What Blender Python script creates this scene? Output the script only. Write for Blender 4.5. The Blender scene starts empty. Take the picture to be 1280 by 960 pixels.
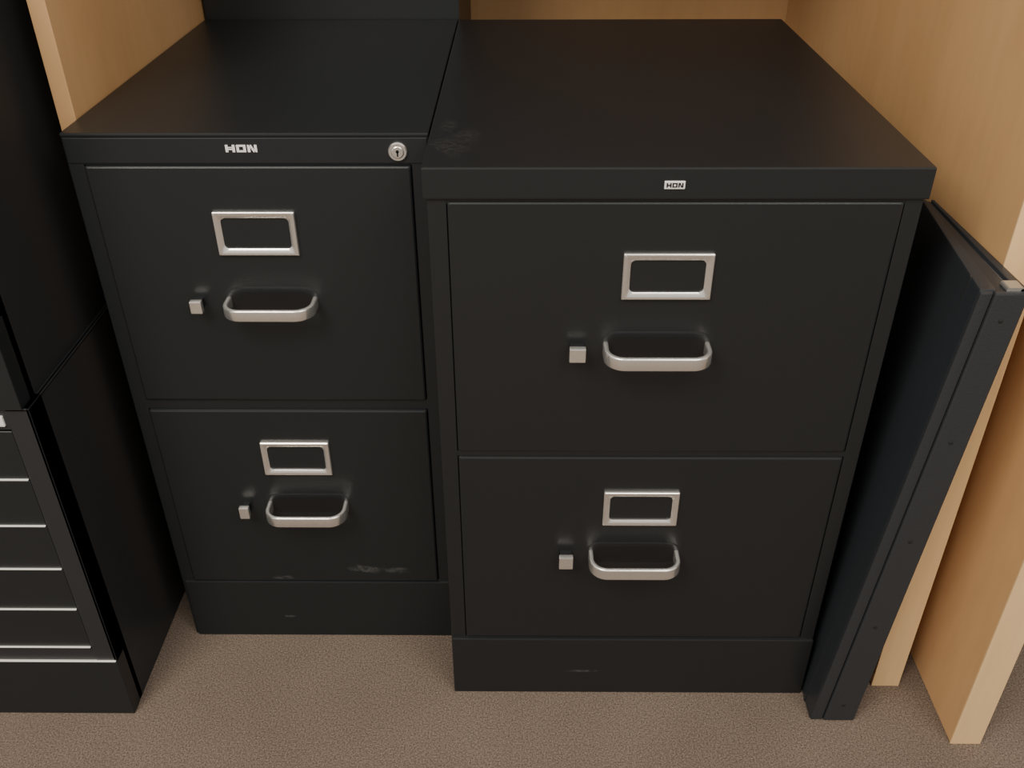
import bpy, bmesh, math, random
from mathutils import Vector, Matrix
random.seed(4)
sc = bpy.context.scene
col = sc.collection
# ------------------------------------------------------------------ camera
FPX, PITCH, YAW, ROLL = 1164.1, .5811, -.0123, -.0049
CAM = Vector((.0885, -.8288, 1.0409))
fw = Vector((math.sin(YAW)*math.cos(PITCH), math.cos(YAW)*math.cos(PITCH), -math.sin(PITCH)))
r0 = Vector((math.cos(YAW), -math.sin(YAW), 0)); u0 = r0.cross(fw)
rt = r0*math.cos(ROLL)+u0*math.sin(ROLL); up = -r0*math.sin(ROLL)+u0*math.cos(ROLL)
cd = bpy.data.cameras.new('camera'); cam = bpy.data.objects.new('camera', cd); col.objects.link(cam)
cd.sensor_width = 36; cd.lens = 36*FPX/1280; cd.clip_start = .01
M = Matrix((rt, up, -fw)).transposed().to_4x4(); M.translation = CAM; cam.matrix_world = M
sc.camera = cam
def at(px, py, y):
    """pixel of the photograph -> (x, z) on the vertical plane at depth y"""
    d = fw*FPX+rt*(px-640)+up*(480-py)
    t = (y-CAM.y)/d.y
    p = CAM+d*t
    return p.x, p.z
def quad(pts, y):
    """four corners TL TR BR BL -> centre and half sizes on the plane y"""
    q = [at(a, b, y) for a, b in pts]
    x0 = (q[0][0]+q[3][0])/2; x1 = (q[1][0]+q[2][0])/2
    z1 = (q[0][1]+q[1][1])/2; z0 = (q[2][1]+q[3][1])/2
    return (x0+x1)/2, (z0+z1)/2, (x1-x0)/2, (z1-z0)/2
# ------------------------------------------------------------------ materials
def mat(name, base, rough=.5, metal=0, spec=.5):
    m = bpy.data.materials.new(name); m.use_nodes = True
    b = m.node_tree.nodes['Principled BSDF']
    b.inputs['Base Color'].default_value = (*base, 1); b.inputs['Roughness'].default_value = rough
    b.inputs['Metallic'].default_value = metal; b.inputs['Specular IOR Level'].default_value = spec
    return m, m.node_tree, b
def noise(nt, scale, detail=3, sc3=(1, 1, 1), rough=.5, space='Object'):
    tc = nt.nodes.new('ShaderNodeTexCoord'); mp = nt.nodes.new('ShaderNodeMapping')
    mp.inputs['Scale'].default_value = sc3
    n = nt.nodes.new('ShaderNodeTexNoise'); n.inputs['Scale'].default_value = scale
    n.inputs['Detail'].default_value = detail; n.inputs['Roughness'].default_value = rough
    nt.links.new(tc.outputs[space], mp.inputs['Vector']); nt.links.new(mp.outputs['Vector'], n.inputs['Vector'])
    return n
def ramp(nt, src, stops):
    r = nt.nodes.new('ShaderNodeValToRGB'); e = r.color_ramp.elements
    while len(e) < len(stops): e.new(.5)
    for k, (p, c) in enumerate(stops):
        e[k].position = p; e[k].color = (*c, 1)
    nt.links.new(src, r.inputs['Fac']); return r
def bump(nt, b, src, strength, dist):
    n = nt.nodes.new('ShaderNodeBump'); n.inputs['Strength'].default_value = strength
    n.inputs['Distance'].default_value = dist
    nt.links.new(src, n.inputs['Height']); nt.links.new(n.outputs['Normal'], b.inputs['Normal'])
def black_metal(name, c, rough):
    m, nt, b = mat(name, c, rough, 0, .5)
    n = noise(nt, 900, 2); bump(nt, b, n.outputs['Fac'], .12, .0006)
    n2 = noise(nt, 5, 3)
    r = ramp(nt, n2.outputs['Fac'], [(.3, (rough-.012,)*3), (.7, (rough+.015,)*3)])
    nt.links.new(r.outputs['Color'], b.inputs['Roughness'])
    return m
BLACK = black_metal('black_paint', (.0115, .0140, .0158), .38)
BLACK2 = black_metal('black_paint_worn', (.0125, .0141, .0156), .34)
BLACK3 = black_metal('black_paint_blue', (.0190, .0206, .0232), .46)
DARK, _, _ = mat('dark_inside', (.004, .004, .004), .8)
POCKET_SHADE, _, _ = mat('pocket_shade', (.007, .0076, .0082), .45)  # darker black, paints the shade of a recess behind each handle
def steel(name, c, rough, sc3, metal=1):
    m, nt, b = mat(name, c, rough, metal)
    n = noise(nt, 300, 3, sc3); bump(nt, b, n.outputs['Fac'], .10, .0003)
    return m
CHROME = steel('satin_nickel', (.92, .905, .875), .25, (.1, 1, 2), .88)
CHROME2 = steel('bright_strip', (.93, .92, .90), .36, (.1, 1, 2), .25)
DULL = steel('dull_metal', (.50, .50, .48), .38, (1, 1, 1), .8)
def scuff_mat(name, c, peak):
    m, nt, b = mat(name, c, .6)
    tc = nt.nodes.new('ShaderNodeTexCoord')
    sb = nt.nodes.new('ShaderNodeVectorMath'); sb.operation = 'SUBTRACT'; sb.inputs[1].default_value = (.5, .5, .5)
    nt.links.new(tc.outputs['Generated'], sb.inputs[0])
    mk = nt.nodes.new('ShaderNodeVectorMath'); mk.operation = 'LENGTH'; nt.links.new(sb.outputs[0], mk.inputs[0])
    r = ramp(nt, mk.outputs['Value'], [(.1, (1, 1, 1)), (.68, (0, 0, 0))])
    n = noise(nt, 160, 4); r2 = ramp(nt, n.outputs['Fac'], [(.36, (0, 0, 0)), (.64, (peak,)*3)])
    mu = nt.nodes.new('ShaderNodeMath'); mu.operation = 'MULTIPLY'
    nt.links.new(r.outputs['Color'], mu.inputs[0]); nt.links.new(r2.outputs['Color'], mu.inputs[1])
    nt.links.new(mu.outputs[0], b.inputs['Alpha'])
    return m
SCUFF = scuff_mat('scuff', (.20, .20, .20), .62)
SMUDGE = scuff_mat('smudge', (.12, .11, .10), .24)
def wood(name, a, b_, c, sc3, scale=5):
    m, nt, b = mat(name, b_, .42, 0, .4)
    n = noise(nt, scale, 5, sc3, .5)
    r = ramp(nt, n.outputs['Fac'], [(.25, a), (.5, b_), (.75, c)])
    n2 = noise(nt, 60, 4, sc3)
    mx = nt.nodes.new('ShaderNodeMixRGB'); mx.blend_type = 'MULTIPLY'; mx.inputs['Fac'].default_value = .18
    r2 = ramp(nt, n2.outputs['Fac'], [(.35, (.78, .74, .7)), (.6, (1, 1, 1))])
    nt.links.new(r.outputs['Color'], mx.inputs['Color1']); nt.links.new(r2.outputs['Color'], mx.inputs['Color2'])
    nt.links.new(mx.outputs['Color'], b.inputs['Base Color'])
    bump(nt, b, n2.outputs['Fac'], .04, .0005)
    return m
WOOD = wood('birch_veneer', (.560, .325, .145), (.640, .385, .182), (.70, .44, .225), (1, 1, .25), 5)
WOODE = wood('birch_edge', (.75, .50, .25), (.80, .55, .29), (.84, .60, .335), (2, 2, .15), 4)
def carpet():
    m, nt, b = mat('carpet', (.2, .15, .11), .95, 0, .1)
    n = noise(nt, 460, 4, (1, 1, 1), .78)
    r = ramp(nt, n.outputs['Fac'], [(.34, (.082, .062, .050)), (.5, (.188, .145, .117)), (.67, (.335, .270, .225))])
    n2 = noise(nt, 6, 3)
    r2 = ramp(nt, n2.outputs['Fac'], [(.3, (.90, .89, .88)), (.7, (1.03, 1.03, 1.02))])
    mx = nt.nodes.new('ShaderNodeMixRGB'); mx.blend_type = 'MULTIPLY'; mx.inputs['Fac'].default_value = 1
    nt.links.new(r.outputs['Color'], mx.inputs['Color1']); nt.links.new(r2.outputs['Color'], mx.inputs['Color2'])
    nt.links.new(mx.outputs['Color'], b.inputs['Base Color'])
    bump(nt, b, n.outputs['Fac'], .75, .003)
    return m
CARPET = carpet()
def leather(name, c):
    m, nt, b = mat(name, c, .44, 0, .45)
    n = noise(nt, 420, 3); bump(nt, b, n.outputs['Fac'], .35, .001)
    return m
LEATHER = leather('black_leatherette', (.024, .028, .034))
LEATHER2 = leather('black_leatherette_spine', (.026, .0285, .0325))
PAPER, _, _ = mat('pale_sheet', (.26, .25, .235), .6)
# ------------------------------------------------------------------ mesh helpers
class MB:
    def __init__(s): s.bm = bmesh.new()
    def box(s, x0, x1, y0, y1, z0, z1, bev=0, mi=0, seg=2):
        t = bmesh.new()
        bmesh.ops.create_cube(t, size=1)
        for v in t.verts:
            v.co = Vector(((x0+x1)/2+v.co.x*(x1-x0), (y0+y1)/2+v.co.y*(y1-y0), (z0+z1)/2+v.co.z*(z1-z0)))
        if bev: bmesh.ops.bevel(t, geom=t.edges[:], offset=bev, segments=seg, affect='EDGES', profile=.6)
        s.merge(t, mi); return s
    def merge(s, t, mi=0):
        mp = {v: s.bm.verts.new(v.co) for v in t.verts}
        for f in t.faces:
            try:
                g = s.bm.faces.new([mp[v] for v in f.verts]); g.material_index = mi
            except ValueError: pass
        t.free()
    def slab(s, a, b, c, d, off, bev=0, mi=0):
        """quad a b c d thickened by vector off"""
        o = Vector(off); q = [Vector(p) for p in (a, b, c, d)]
        return s.hexa(q+[p+o for p in q], bev, mi)
    def hexa(s, pts, bev=0, mi=0):
        t = bmesh.new(); v = [t.verts.new(p) for p in pts]
        for f in ((0, 1, 2, 3), (7, 6, 5, 4), (0, 4, 5, 1), (1, 5, 6, 2), (2, 6, 7, 3), (3, 7, 4, 0)): t.faces.new([v[i] for i in f])
        bmesh.ops.recalc_face_normals(t, faces=t.faces[:])
        if bev: bmesh.ops.bevel(t, geom=t.edges[:], offset=bev, segments=2, affect='EDGES', profile=.6)
        s.merge(t, mi); return s
    def loft(s, cx, cz, loops, cap0=False, cap1=True, k=4, mi=0, capmi=None):
        """rounded rectangles (half x, half z, radius, y) facing -y, joined one after another"""
        t = bmesh.new(); L = []
        for hx, hz, r, y in loops:
            r = min(r, hx*.999, hz*.999); vs = []
            for sx, sz, a0 in ((1, 1, 0), (-1, 1, 90), (-1, -1, 180), (1, -1, 270)):
                for i in range(k+1):
                    a = math.radians(a0+90*i/k)
                    vs.append(t.verts.new((cx+sx*(hx-r)+r*math.cos(a), y, cz+sz*(hz-r)+r*math.sin(a))))
            L.append(vs)
        for A, B in zip(L, L[1:]):
            n = len(A)
            for i in range(n): t.faces.new((A[i], A[(i+1) % n], B[(i+1) % n], B[i]))
        if cap0: t.faces.new(L[0])
        if cap1: t.faces.new(L[-1])
        bmesh.ops.recalc_face_normals(t, faces=t.faces[:])
        s.merge(t, mi)
        if capmi is not None:
            s.bm.faces.ensure_lookup_table(); s.bm.faces[-1].material_index = capmi
        return s
    def strap(s, cx, cz, w, p, y, h, th, r, mi=0):
        """U shaped flat bar in plan: width w, reaching p out of plane y, section th by h"""
        path = [(-w/2, 0)]
        for i in range(13):
            a = math.pi+math.pi/2*i/12; path.append((-w/2+r+r*math.cos(a), -p+r+r*math.sin(a)))
        for i in range(13):
            a = 1.5*math.pi+math.pi/2*i/12; path.append((w/2-r+r*math.cos(a), -p+r+r*math.sin(a)))
        path.append((w/2, 0))
        c = min(th, h)*.36; prof = []
        for ex, ez, a0 in ((-c, h/2-c, 0), (-th+c, h/2-c, 90), (-th+c, -h/2+c, 180), (-c, -h/2+c, 270)):
            for i in range(4):
                a = math.radians(a0+30*i); prof.append((ex+c*math.cos(a), ez+c*math.sin(a)))
        t = bmesh.new(); R = []
        for i, q in enumerate(path):
            a = Vector(path[max(i-1, 0)]); b = Vector(path[min(i+1, len(path)-1)]); d = (b-a).normalized()
            n = Vector((d.y, -d.x))
            if i in (0, len(path)-1): n = Vector((-1 if i == 0 else 1, 0))
            R.append([t.verts.new((cx+q[0]+n.x*e, y+q[1]+n.y*e, cz+z)) for e, z in prof])
        m = len(prof)
        for A, B in zip(R, R[1:]):
            for i in range(m): t.faces.new((A[i], A[(i+1) % m], B[(i+1) % m], B[i]))
        t.faces.new(R[0]); t.faces.new(R[-1])
        bmesh.ops.recalc_face_normals(t, faces=t.faces[:])
        s.merge(t, mi); return s
    def build(s, name, mats, parent=None):
        me = bpy.data.meshes.new(name); bm = s.bm
        off = Vector((0, 0, 0)); q = parent
        while q is not None: off += q.location; q = q.parent
        for v in bm.verts: v.co -= off
        bmesh.ops.recalc_face_normals(bm, faces=bm.faces[:])
        for f in bm.faces: f.smooth = True
        for e in bm.edges:
            if len(e.link_faces) == 2:
                a = e.calc_face_angle(0); A, B = [f.calc_area() for f in e.link_faces]
                if a > math.radians(33) or (a > math.radians(4) and max(A, B) > 12*max(min(A, B), 1e-12)): e.smooth = False
        bm.to_mesh(me); bm.free()
        for m in (mats if isinstance(mats, (list, tuple)) else [mats]): me.materials.append(m)
        o = bpy.data.objects.new(name, me); col.objects.link(o); o.parent = parent
        return o
def thing(name, loc, label, cat, group=None):
    o = bpy.data.objects.new(name, None); col.objects.link(o); o.location = loc; o.empty_display_size = .05
    o['label'] = label; o['category'] = cat
    if group: o['group'] = group
    return o
def struct(mb, name, m):
    o = mb.build(name, m); o['kind'] = 'structure'; return o
def scuff(parent, pa, pb, th, y):
    """soft pale rub mark on the vertical plane y"""
    a = at(*pa, y); b = at(*pb, y); A = Vector((a[0], y-.00025, a[1])); B = Vector((b[0], y-.00025, b[1]))
    n = Vector((-(B-A).z, 0, (B-A).x)).normalized()*th/2
    MB().slab(A-n, B-n, B+n, A+n, (0, .0002, 0)).build('scuff_mark', SCUFF, parent)
# ------------------------------------------------------------------ setting
struct(MB().box(-2.6, 2.6, -4.2, 1.2, -.03, 0), 'floor', CARPET)
struct(MB().box(-.403, -.3845, .146, .95, 0, 1.10, .0008), 'wall_left', [WOOD])
struct(MB().box(-.403, .601, .95, .97, 0, 1.10, .0008), 'wall_back', [WOOD])
w = MB().box(.5658, .601, .012, .948, 0, 1.10, .0008)
w.box(.5650, .6017, .0095, .0119, 0, 1.10, .0006, 1)
struct(w, 'wall_right', [WOOD, WOODE])
struct(MB().box(-.403, .601, .30, .97, 1.101, 1.13, .001), 'shade_top', [WOOD])  # unseen slab, added and sized to shade the alcove and cabinet tops
# ------------------------------------------------------------------ file cabinets
H = .7366
def letters(mb, x0, x1, z0, z1, y, t, mi=0):
    """three wide block letters H O N with a fine split along the middle"""
    w = (x1-x0); lw = w*.30; gp = w*.05; h = z1-z0; zm = (z0+z1)/2; st = lw*.28; g = h*.05
    X = [x0+i*(lw+gp) for i in range(3)]
    B = lambda a, b, c, d: mb.box(a, b, y-t, y, c, d, 0, mi)
    a = X[0]
    for s0 in (a, a+lw-st): B(s0, s0+st, z0, z1)
    B(a+st, a+lw-st, zm+g, zm+h*.2); B(a+st, a+lw-st, zm-h*.2, zm-g)
    a = X[1]
    for s0 in (a, a+lw-st): B(s0, s0+st, z0, z1)
    B(a+st, a+lw-st, z1-h*.24, z1); B(a+st, a+lw-st, z0, z0+h*.24)
    a = X[2]
    for s0 in (a, a+lw-st): B(s0, s0+st, z0, z1)
    mb.slab((a+st*.6, y-t, z1), (a+st*1.5, y-t, z1), (a+lw-st*.6, y-t, z0), (a+lw-st*1.5, y-t, z0), (0, t, 0), 0, mi)
def drawer(root, x0, x1, z0, z1, y, proud, holder, latch, handle, m, scuffs=()):
    cx, cz, hx, hz = (x0+x1)/2, (z0+z1)/2, (x1-x0)/2, (z1-z0)/2
    yf = y-proud
    d = MB().loft(cx, cz, [(hx-.001, hz-.001, .002, y+.02), (hx, hz, .002, y+.018), (hx, hz, .002, yf+.0022), (hx-.0007, hz-.0007, .002, yf+.0007), (hx-.0022, hz-.0022, .002, yf)], True, True)
    # tray of the drawer behind its front
    d.box(x0+.012, x1-.012, y+.02, y+.45, z0+.02, z0+.025); d.box(x0+.012, x0+.016, y+.02, y+.45, z0+.02, z1-.05); d.box(x1-.016, x1-.012, y+.02, y+.45, z0+.02, z1-.05)
    dr = d.build('drawer', [m], root)
    for (pa, pb, th) in scuffs: scuff(dr, pa, pb, th, yf)
    # label holder
    c = quad(holder, yf)
    hx, hz = c[2], c[3]; e = .0074
    MB().loft(c[0], c[1], [(hx, hz, .0012, yf+.001), (hx, hz, .0012, yf-.0030), (hx-.0008, hz-.0008, .0012, yf-.0038), (hx-.0026, hz-.0026, .002, yf-.0040),
                           (hx-e+.001, hz-e+.001, .005, yf-.0022), (hx-e, hz-e, .005, yf-.0014), (hx-e, hz-e, .005, yf+.001)], False, False, 5).build('label_holder', CHROME, dr)
    # thumb latch: short black stem, satin face
    yl = yf-.015
    a = at(*latch[0], yl); b = at(*latch[1], yl)
    l = MB().box(a[0]+.0015, b[0]-.0015, yl+.004, yf+.002, b[1]+.0015, a[1]-.0025, .001, 1)
    l.box(a[0], b[0], yl-.0015, yl+.0055, b[1], a[1], .0012, 0)
    l.build('thumb_latch', [CHROME, m], dr)
    # bail handle with a thin rim behind it, recess shade painted as its dark centre
    p = .036
    a = at(*handle[0], yf-p); b = at(*handle[1], yf-p)
    wd = b[0]-a[0]; hh = a[1]-b[1]; hc = ((a[0]+b[0])/2, (a[1]+b[1])/2)
    MB().strap(hc[0], hc[1], wd, p, yf+.001, hh, .0055, .021).build('handle', CHROME, dr)
    rh = hh/2+.0120
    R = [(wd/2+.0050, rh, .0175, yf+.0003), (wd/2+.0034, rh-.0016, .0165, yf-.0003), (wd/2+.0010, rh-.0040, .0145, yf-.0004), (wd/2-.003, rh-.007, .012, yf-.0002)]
    MB().loft(hc[0], hc[1]+.001, R, False, True, 7, 0, 1).build('handle_rim', [m, POCKET_SHADE], dr)
    return dr
def body(root, x0, x1, y, y1, m, rails, st0, st1, top):
    b = MB(); t = .004
    b.box(x0, x0+t, y+.001, y1, 0, top, .0008); b.box(x1-t, x1, y+.001, y1, 0, top, .0008)     # sides
    b.box(x0, x1, y1-t, y1, 0, top, .0008); b.box(x0, x1, y+.02, y1, .03, .034)                 # back, bottom
    b.box(x0, x0+st0, y, y+.03, 0, top, .0010); b.box(x1-st1, x1, y, y+.03, 0, top, .0010)      # stiles
    for z0, z1 in rails: b.box(x0+st0-.001, x1-st1+.001, y+.0005, y+.03, z0, z1, .0006)
    b.box(x0+.004, x1-.004, y+.06, y+.062, .03, top, 0, 1)                                       # dark behind the gaps
    return b.build('body', [m, DARK], root)
# narrow cabinet, set back
YL = .0972; LX0, LX1 = -.3815, -.0068
nr = thing('file_cabinet', ((LX0+LX1)/2, YL, 0), 'narrower black two-drawer metal file cabinet with a round lock, set back on the left', 'file cabinet')
body(nr, LX0, LX1, YL, .612, BLACK, [(.7028, .735), (.3958, .4102), (.098, .1093)], .0164, .0186, H-.002)
MB().box(LX0-.0005, LX1+.0005, YL-.001, .613, H-.004, H, .0014).build('top_panel', BLACK, nr)
MB().box(LX0+.001, LX1-.001, YL-.001, YL+.012, .7045, H-.0045, .0012).build('top_rail', BLACK, nr)
nb = MB().box(LX0+.004, LX1-.002, YL-.003, YL+.03, 0, .1065, .0015).build('base_plate', BLACK, nr)
scuff(nb, (352, 770), (372, 770), .005, YL-.003)
dl0, dl1 = LX0+.0169, LX1-.0191
drawer(nr, dl0, dl1, .4105, .7025, YL, .003, [(265, 264), (368, 264), (375, 318), (275, 318)], [(236, 377), (254, 392)], [(272, 390), (391, 404)], BLACK)
drawer(nr, dl0, dl1, .1095, .3955, YL, .003, [(325, 552), (412, 552), (415, 592), (332, 592)], [(298, 635), (313, 648)], [(327, 649), (431, 661)], BLACK,
       [((430, 708), (482, 714), .011), ((476, 711), (516, 714), .010), ((336, 721), (372, 722), .007)])
a = at(281, 181, YL-.001); b = at(322, 190, YL-.001)
lg = MB(); letters(lg, a[0], b[0], b[1], a[1], YL-.001, .0006); lg.build('logo', CHROME2, nr)
a = at(497, 190, YL-.003)
lk = MB().loft(a[0], a[1], [(.0098, .0098, .0098, YL), (.0098, .0098, .0098, YL-.003), (.0088, .0088, .0088, YL-.0042), (.0068, .0068, .0068, YL-.0042), (.0064, .0064, .0064, YL-.003), (.0062, .0062, .0062, YL-.0048), (.0055, .0055, .0055, YL-.0052)], False, True, 8).build('lock', CHROME, nr)
kh = MB().loft(a[0], a[1]+.001, [(.0017, .0017, .0017, YL-.004), (.0017, .0017, .0017, YL-.0055)], False, True, 5)
kh.box(a[0]-.0008, a[0]+.0008, YL-.0055, YL-.004, a[1]-.0042, a[1]+.001); kh.build('keyhole', DARK, lk)
# wide cabinet, in front
WX = .4636; WD = .613
wr = thing('file_cabinet', (WX/2, 0, 0), 'wider black two-drawer metal file cabinet with overhanging top and no lock, standing forward', 'file cabinet')
body(wr, -.0015, WX+.0020, 0, WD, BLACK2, [(.700, .71), (.3995, .4068), (.096, .1063)], .0184, .0168, H-.003)
tp = MB().box(-.0050, WX+.0060, -.003, WD+.001, .7055, H, .0016).build('top_panel', BLACK2, wr)
for cx, cy, wx, wy, an in ((.014, .055, .03, .07, .5), (.03, .085, .03, .05, .2), (.008, .12, .02, .05, .1)):
    A = Vector((math.cos(an), math.sin(an), 0)); Bq = Vector((-math.sin(an), math.cos(an), 0)); c = Vector((cx+.004, cy, H+.0001))
    MB().slab(c-A*wx/2-Bq*wy/2, c+A*wx/2-Bq*wy/2, c+A*wx/2+Bq*wy/2, c-A*wx/2+Bq*wy/2, (0, 0, .0002)).build('scuff_mark', SMUDGE, tp)
wb = MB().box(-.0015, WX+.0024, -.0035, .03, 0, .1035, .0016).build('base_plate', BLACK2, wr)
scuff(wb, (704, 838), (752, 839), .004, -.0035)
drawer(wr, .0175, .4482, .4070, .7025, 0, .0015, [(778, 316), (893, 316), (888, 373), (778, 373)], [(712, 436), (732, 453)], [(757, 450), (893, 466)], BLACK2)
drawer(wr, .0175, .4482, .1065, .3993, 0, .0015, [(755, 614), (850, 614), (845, 655), (753, 655)], [(699, 697), (716, 711)], [(738, 714), (852, 727)], BLACK2)
a = at(831, 226, -.003); b = at(856, 236, -.003)
pl = MB().loft((a[0]+b[0])/2, (a[1]+b[1])/2, [((b[0]-a[0])/2, (a[1]-b[1])/2, .0006, -.002), ((b[0]-a[0])/2, (a[1]-b[1])/2, .0006, -.0038), ((b[0]-a[0])/2-.0004, (a[1]-b[1])/2-.0004, .0006, -.0042)]).build('nameplate', CHROME2, wr)
lg = MB(); letters(lg, a[0]+.0018, b[0]-.0018, b[1]+.0017, a[1]-.0017, -.0042, .0003); lg.build('lettering', DARK, pl)
# taller dark cabinet behind the narrow one
tb = thing('tall_cabinet', ((LX0+LX1)/2, .78, 0), 'tall plain black cabinet standing behind the narrower file cabinet, cut off by the photo top', 'cabinet')
MB().box(LX0+.001, -.004, .6165, .938, .05, 1.06, .002).build('body', BLACK, tb)
MB().box(LX0+.004, LX1-.004, .622, .934, 0, .05, .001).build('base_plate', BLACK, tb)
# ------------------------------------------------------------------ small-drawer cabinets at the left edge, stacked
def card_cabinet(x1, y, z, label):
    x0 = x1-.40; y1 = y+.50; h = .49
    rt_ = thing('drawer_cabinet', ((x0+x1)/2, y, z), label, 'drawer cabinet')
    b = MB(); t = .004; st = .026
    b.box(x0, x0+t, y, y1, z, z+h, .001); b.box(x1-t, x1, y, y1, z, z+h, .001); b.box(x0, x1, y1-t, y1, z, z+h); b.box(x0, x1, y, y1, z+h-t, z+h, .0015)
    b.box(x0, x0+st, y, y+.03, z, z+h, .001); b.box(x1-st, x1, y, y+.03, z, z+h, .001); b.box(x0+st, x1-st, y+.0005, y+.03, z+.463, z+h-.001, .0008)
    b.box(x0+st, x1-st, y+.0005, y+.03, z+.100, z+.124, .0008); b.box(x0+.005, x1-.005, y+.05, y+.052, z+.1, z+h-.01, 0, 1)
    b.build('body', [BLACK3, DARK], rt_)
    bp = MB().box(x0-.0005, x1+.0005, y-.002, y+.02, z, z+.101, .0012).build('base_plate', BLACK, rt_)
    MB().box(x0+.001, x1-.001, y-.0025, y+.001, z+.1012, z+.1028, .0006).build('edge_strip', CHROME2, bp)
    for k in range(5):
        z0 = z+.1265+k*.0672; z1 = z0+.0658
        d = MB().loft((x0+x1)/2, (z0+z1)/2, [((x1-x0)/2-st-.0004, .0325, .001, y+.03), ((x1-x0)/2-st-.0004, .0325, .001, y+.0010), ((x1-x0)/2-st-.0010, .0318, .001, y+.0004)], True, True)
        d.box(x0+st+.006, x1-st-.006, y+.03, y+.045, z0+.006, z1-.01)
        dr = d.build('drawer', BLACK, rt_)
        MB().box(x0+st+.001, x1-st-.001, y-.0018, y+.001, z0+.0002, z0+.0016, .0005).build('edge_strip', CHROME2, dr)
        hx = (x0+x1)/2
        MB().loft(hx, z0+.036, [(.028, .014, .001, y+.001), (.028, .014, .001, y-.003), (.0265, .0125, .002, y-.0035), (.022, .008, .002, y-.002), (.022, .008, .002, y+.001)], False, False).build('label_holder', CHROME, dr)
    MB().loft(x1-.056, z+.475, [(.026, .0065, .001, y+.001), (.026, .0065, .001, y-.0016), (.025, .0055, .001, y-.0022)]).build('nameplate', CHROME2, rt_)
    return rt_
BX, BY = -.4236, -.0395
card_cabinet(BX, BY, 0, 'black metal cabinet of shallow drawers with bright edges, standing on carpet at far left')
card_cabinet(BX-.006, BY-.001, .4902, 'black metal cabinet stacked on top of the shallow-drawer cabinet at far left')
# ------------------------------------------------------------------ portfolio binder leaning in the gap
ph = .632
B0 = [Vector((.4675, -.043, 0)), Vector((.5245, -.043, 0)), Vector((.512, .180, 0)), Vector((.4725, .180, 0))]      # near left, near right, far right, far left
B1 = [Vector((.5200, -.043, ph)), Vector((.5665, -.043, ph)), Vector((.5590, .180, ph)), Vector((.5450, .180, ph))]
bd = thing('binder', (.50, .05, 0), 'tall slim black binder leaning between the wide file cabinet and the wooden side wall', 'binder')
def wedge(f0, f1, top, bev, front=0):
    def P(Bq, f, dz):
        n = Bq[0].lerp(Bq[1], f); r = Bq[3].lerp(Bq[2], f)
        n = n.lerp(r, front)
        return [n+Vector((0, 0, dz)), r+Vector((0, 0, dz))]
    a, b = P(B0, f0, .0), P(B0, f1, .0); c, d = P(B1, f0, top), P(B1, f1, top)
    return MB().hexa([a[0], b[0], b[1], a[1], c[0], d[0], d[1], c[1]], bev)
wedge(0, .34, 0, .0016).build('cover', LEATHER, bd)
wedge(.345, .70, -.0025, .0014, .005).build('inner_flap', LEATHER2, bd)
wedge(.705, .765, -.005, 0, .03).build('inner_sheet', PAPER, bd)
wedge(.77, 1, -.0005, .0014).build('cover', LEATHER, bd)
# spine: two long rounded folds with a seam between them
sp = MB()
def strip(f0, f1, y0, th, bev, mi=0):
    e = Vector((0, y0, .001)); e1 = Vector((0, y0, -.0015))
    sp.slab(B0[0].lerp(B0[1], f0)+e, B0[0].lerp(B0[1], f1)+e, B1[0].lerp(B1[1], f1)+e1, B1[0].lerp(B1[1], f0)+e1, (0, th, 0), bev, mi)
strip(.005, .27, -.0028, .0055, .002); strip(.29, .995, -.0042, .0066, .0024)
spo = sp.build('spine', LEATHER2, bd)
hg = MB()
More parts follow.
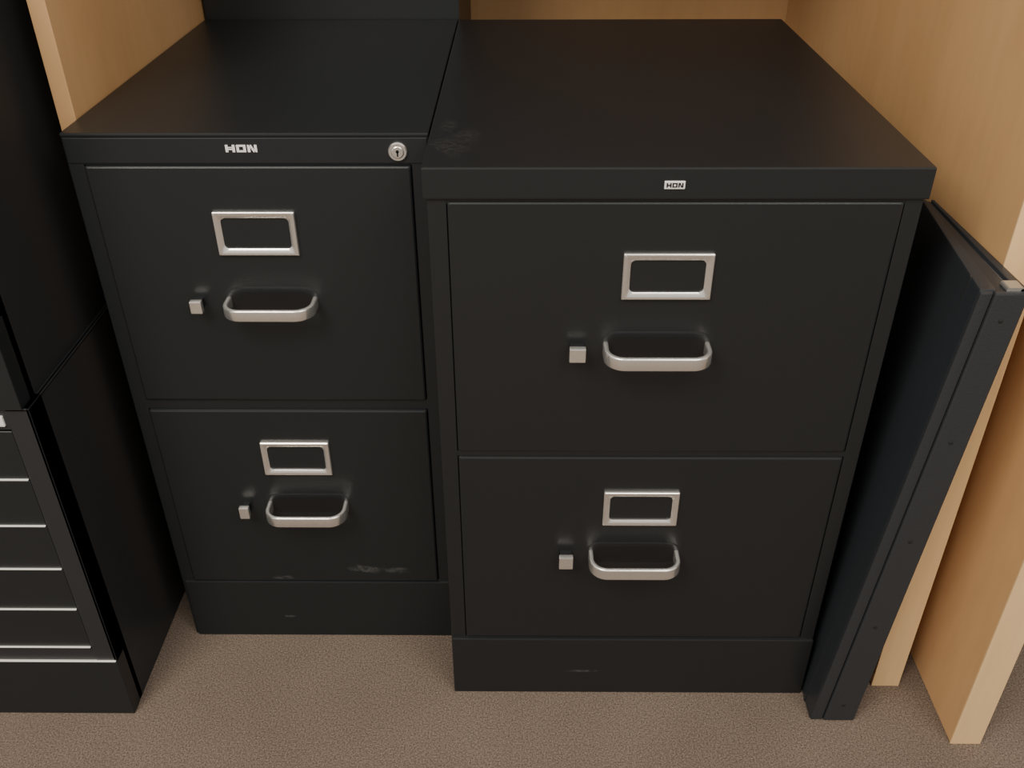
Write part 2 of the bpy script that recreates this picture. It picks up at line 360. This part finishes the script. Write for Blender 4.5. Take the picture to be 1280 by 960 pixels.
# one raised seam down the cover, following its slightly twisted face in short steps
N = 14
for i in range(N):
    t0, t1 = i/N, (i+1)/N
    q = []
    for f in (.12, .138):
        lo = B0[0].lerp(B0[3], f); hi = B1[0].lerp(B1[3], f)
        q.append((lo.lerp(hi, t0), lo.lerp(hi, t1)))
    ox = Vector((-.0010, 0, 0))
    hg.slab(q[1][0]+ox, q[0][0]+ox, q[0][1]+ox, q[1][1]+ox, (.0016, 0, 0))
hg.build('hinge_seam', LEATHER2, bd)
c = B1[0].lerp(B1[1], .72)
mc = MB().loft(c.x, ph-.0005, [(.0085, .0026, .0025, -.0435), (.0085, .0026, .0025, -.028)], True, True, 4)
mc.loft(c.x+.0066, ph-.005, [(.0016, .006, .0015, -.0435), (.0016, .006, .0015, -.028)], True, True, 4)
mc.build('metal_clip', DULL, bd)
for f in (.05, .28, .5, .72, .95):
    c = (B0[0].lerp(B0[1], .62)).lerp(B1[0].lerp(B1[1], .62), f)
    MB().loft(c.x, c.z, [(.0026, .0026, .0026, c.y-.003), (.0024, .0024, .0024, c.y-.0046), (.0013, .0013, .0013, c.y-.0051)], False, True, 4).build('rivet', BLACK2, spo)
# ------------------------------------------------------------------ wooden panel end at far right
wp = thing('wooden_panel', (.657, .1, 0), 'thick pale wooden panel standing on the carpet at the far right edge', 'panel')
MB().box(.638, .675, -.078, .60, 0, 1.10, .001).build('board', WOOD, wp)
MB().box(.6373, .6757, -.0805, -.0779, 0, 1.10, .0006).build('edge_band', WOODE, wp)
# ------------------------------------------------------------------ light
wd = bpy.data.worlds.new('world'); sc.world = wd; wd.use_nodes = True
wd.node_tree.nodes['Background'].inputs['Color'].default_value = (1, .935, .85, 1)
wd.node_tree.nodes['Background'].inputs['Strength'].default_value = .60
def area(name, loc, target, sx, sy, power, c):
    l = bpy.data.lights.new(name, 'AREA'); l.shape = 'RECTANGLE'; l.size = sx; l.size_y = sy; l.energy = power; l.color = c
    o = bpy.data.objects.new(name, l); col.objects.link(o); o.location = loc
    o.rotation_euler = (Vector(target)-Vector(loc)).to_track_quat('-Z', 'Y').to_euler()
    return o
area('ceiling_light', (-.9, -1.4, 2.3), (.1, -.4, .2), 1.0, 1.2, 62, (1, .92, .80))
area('ceiling_light', (1.1, -1.6, 2.5), (.3, -.8, 0), 1.4, 1.4, 42, (1, .94, .85))
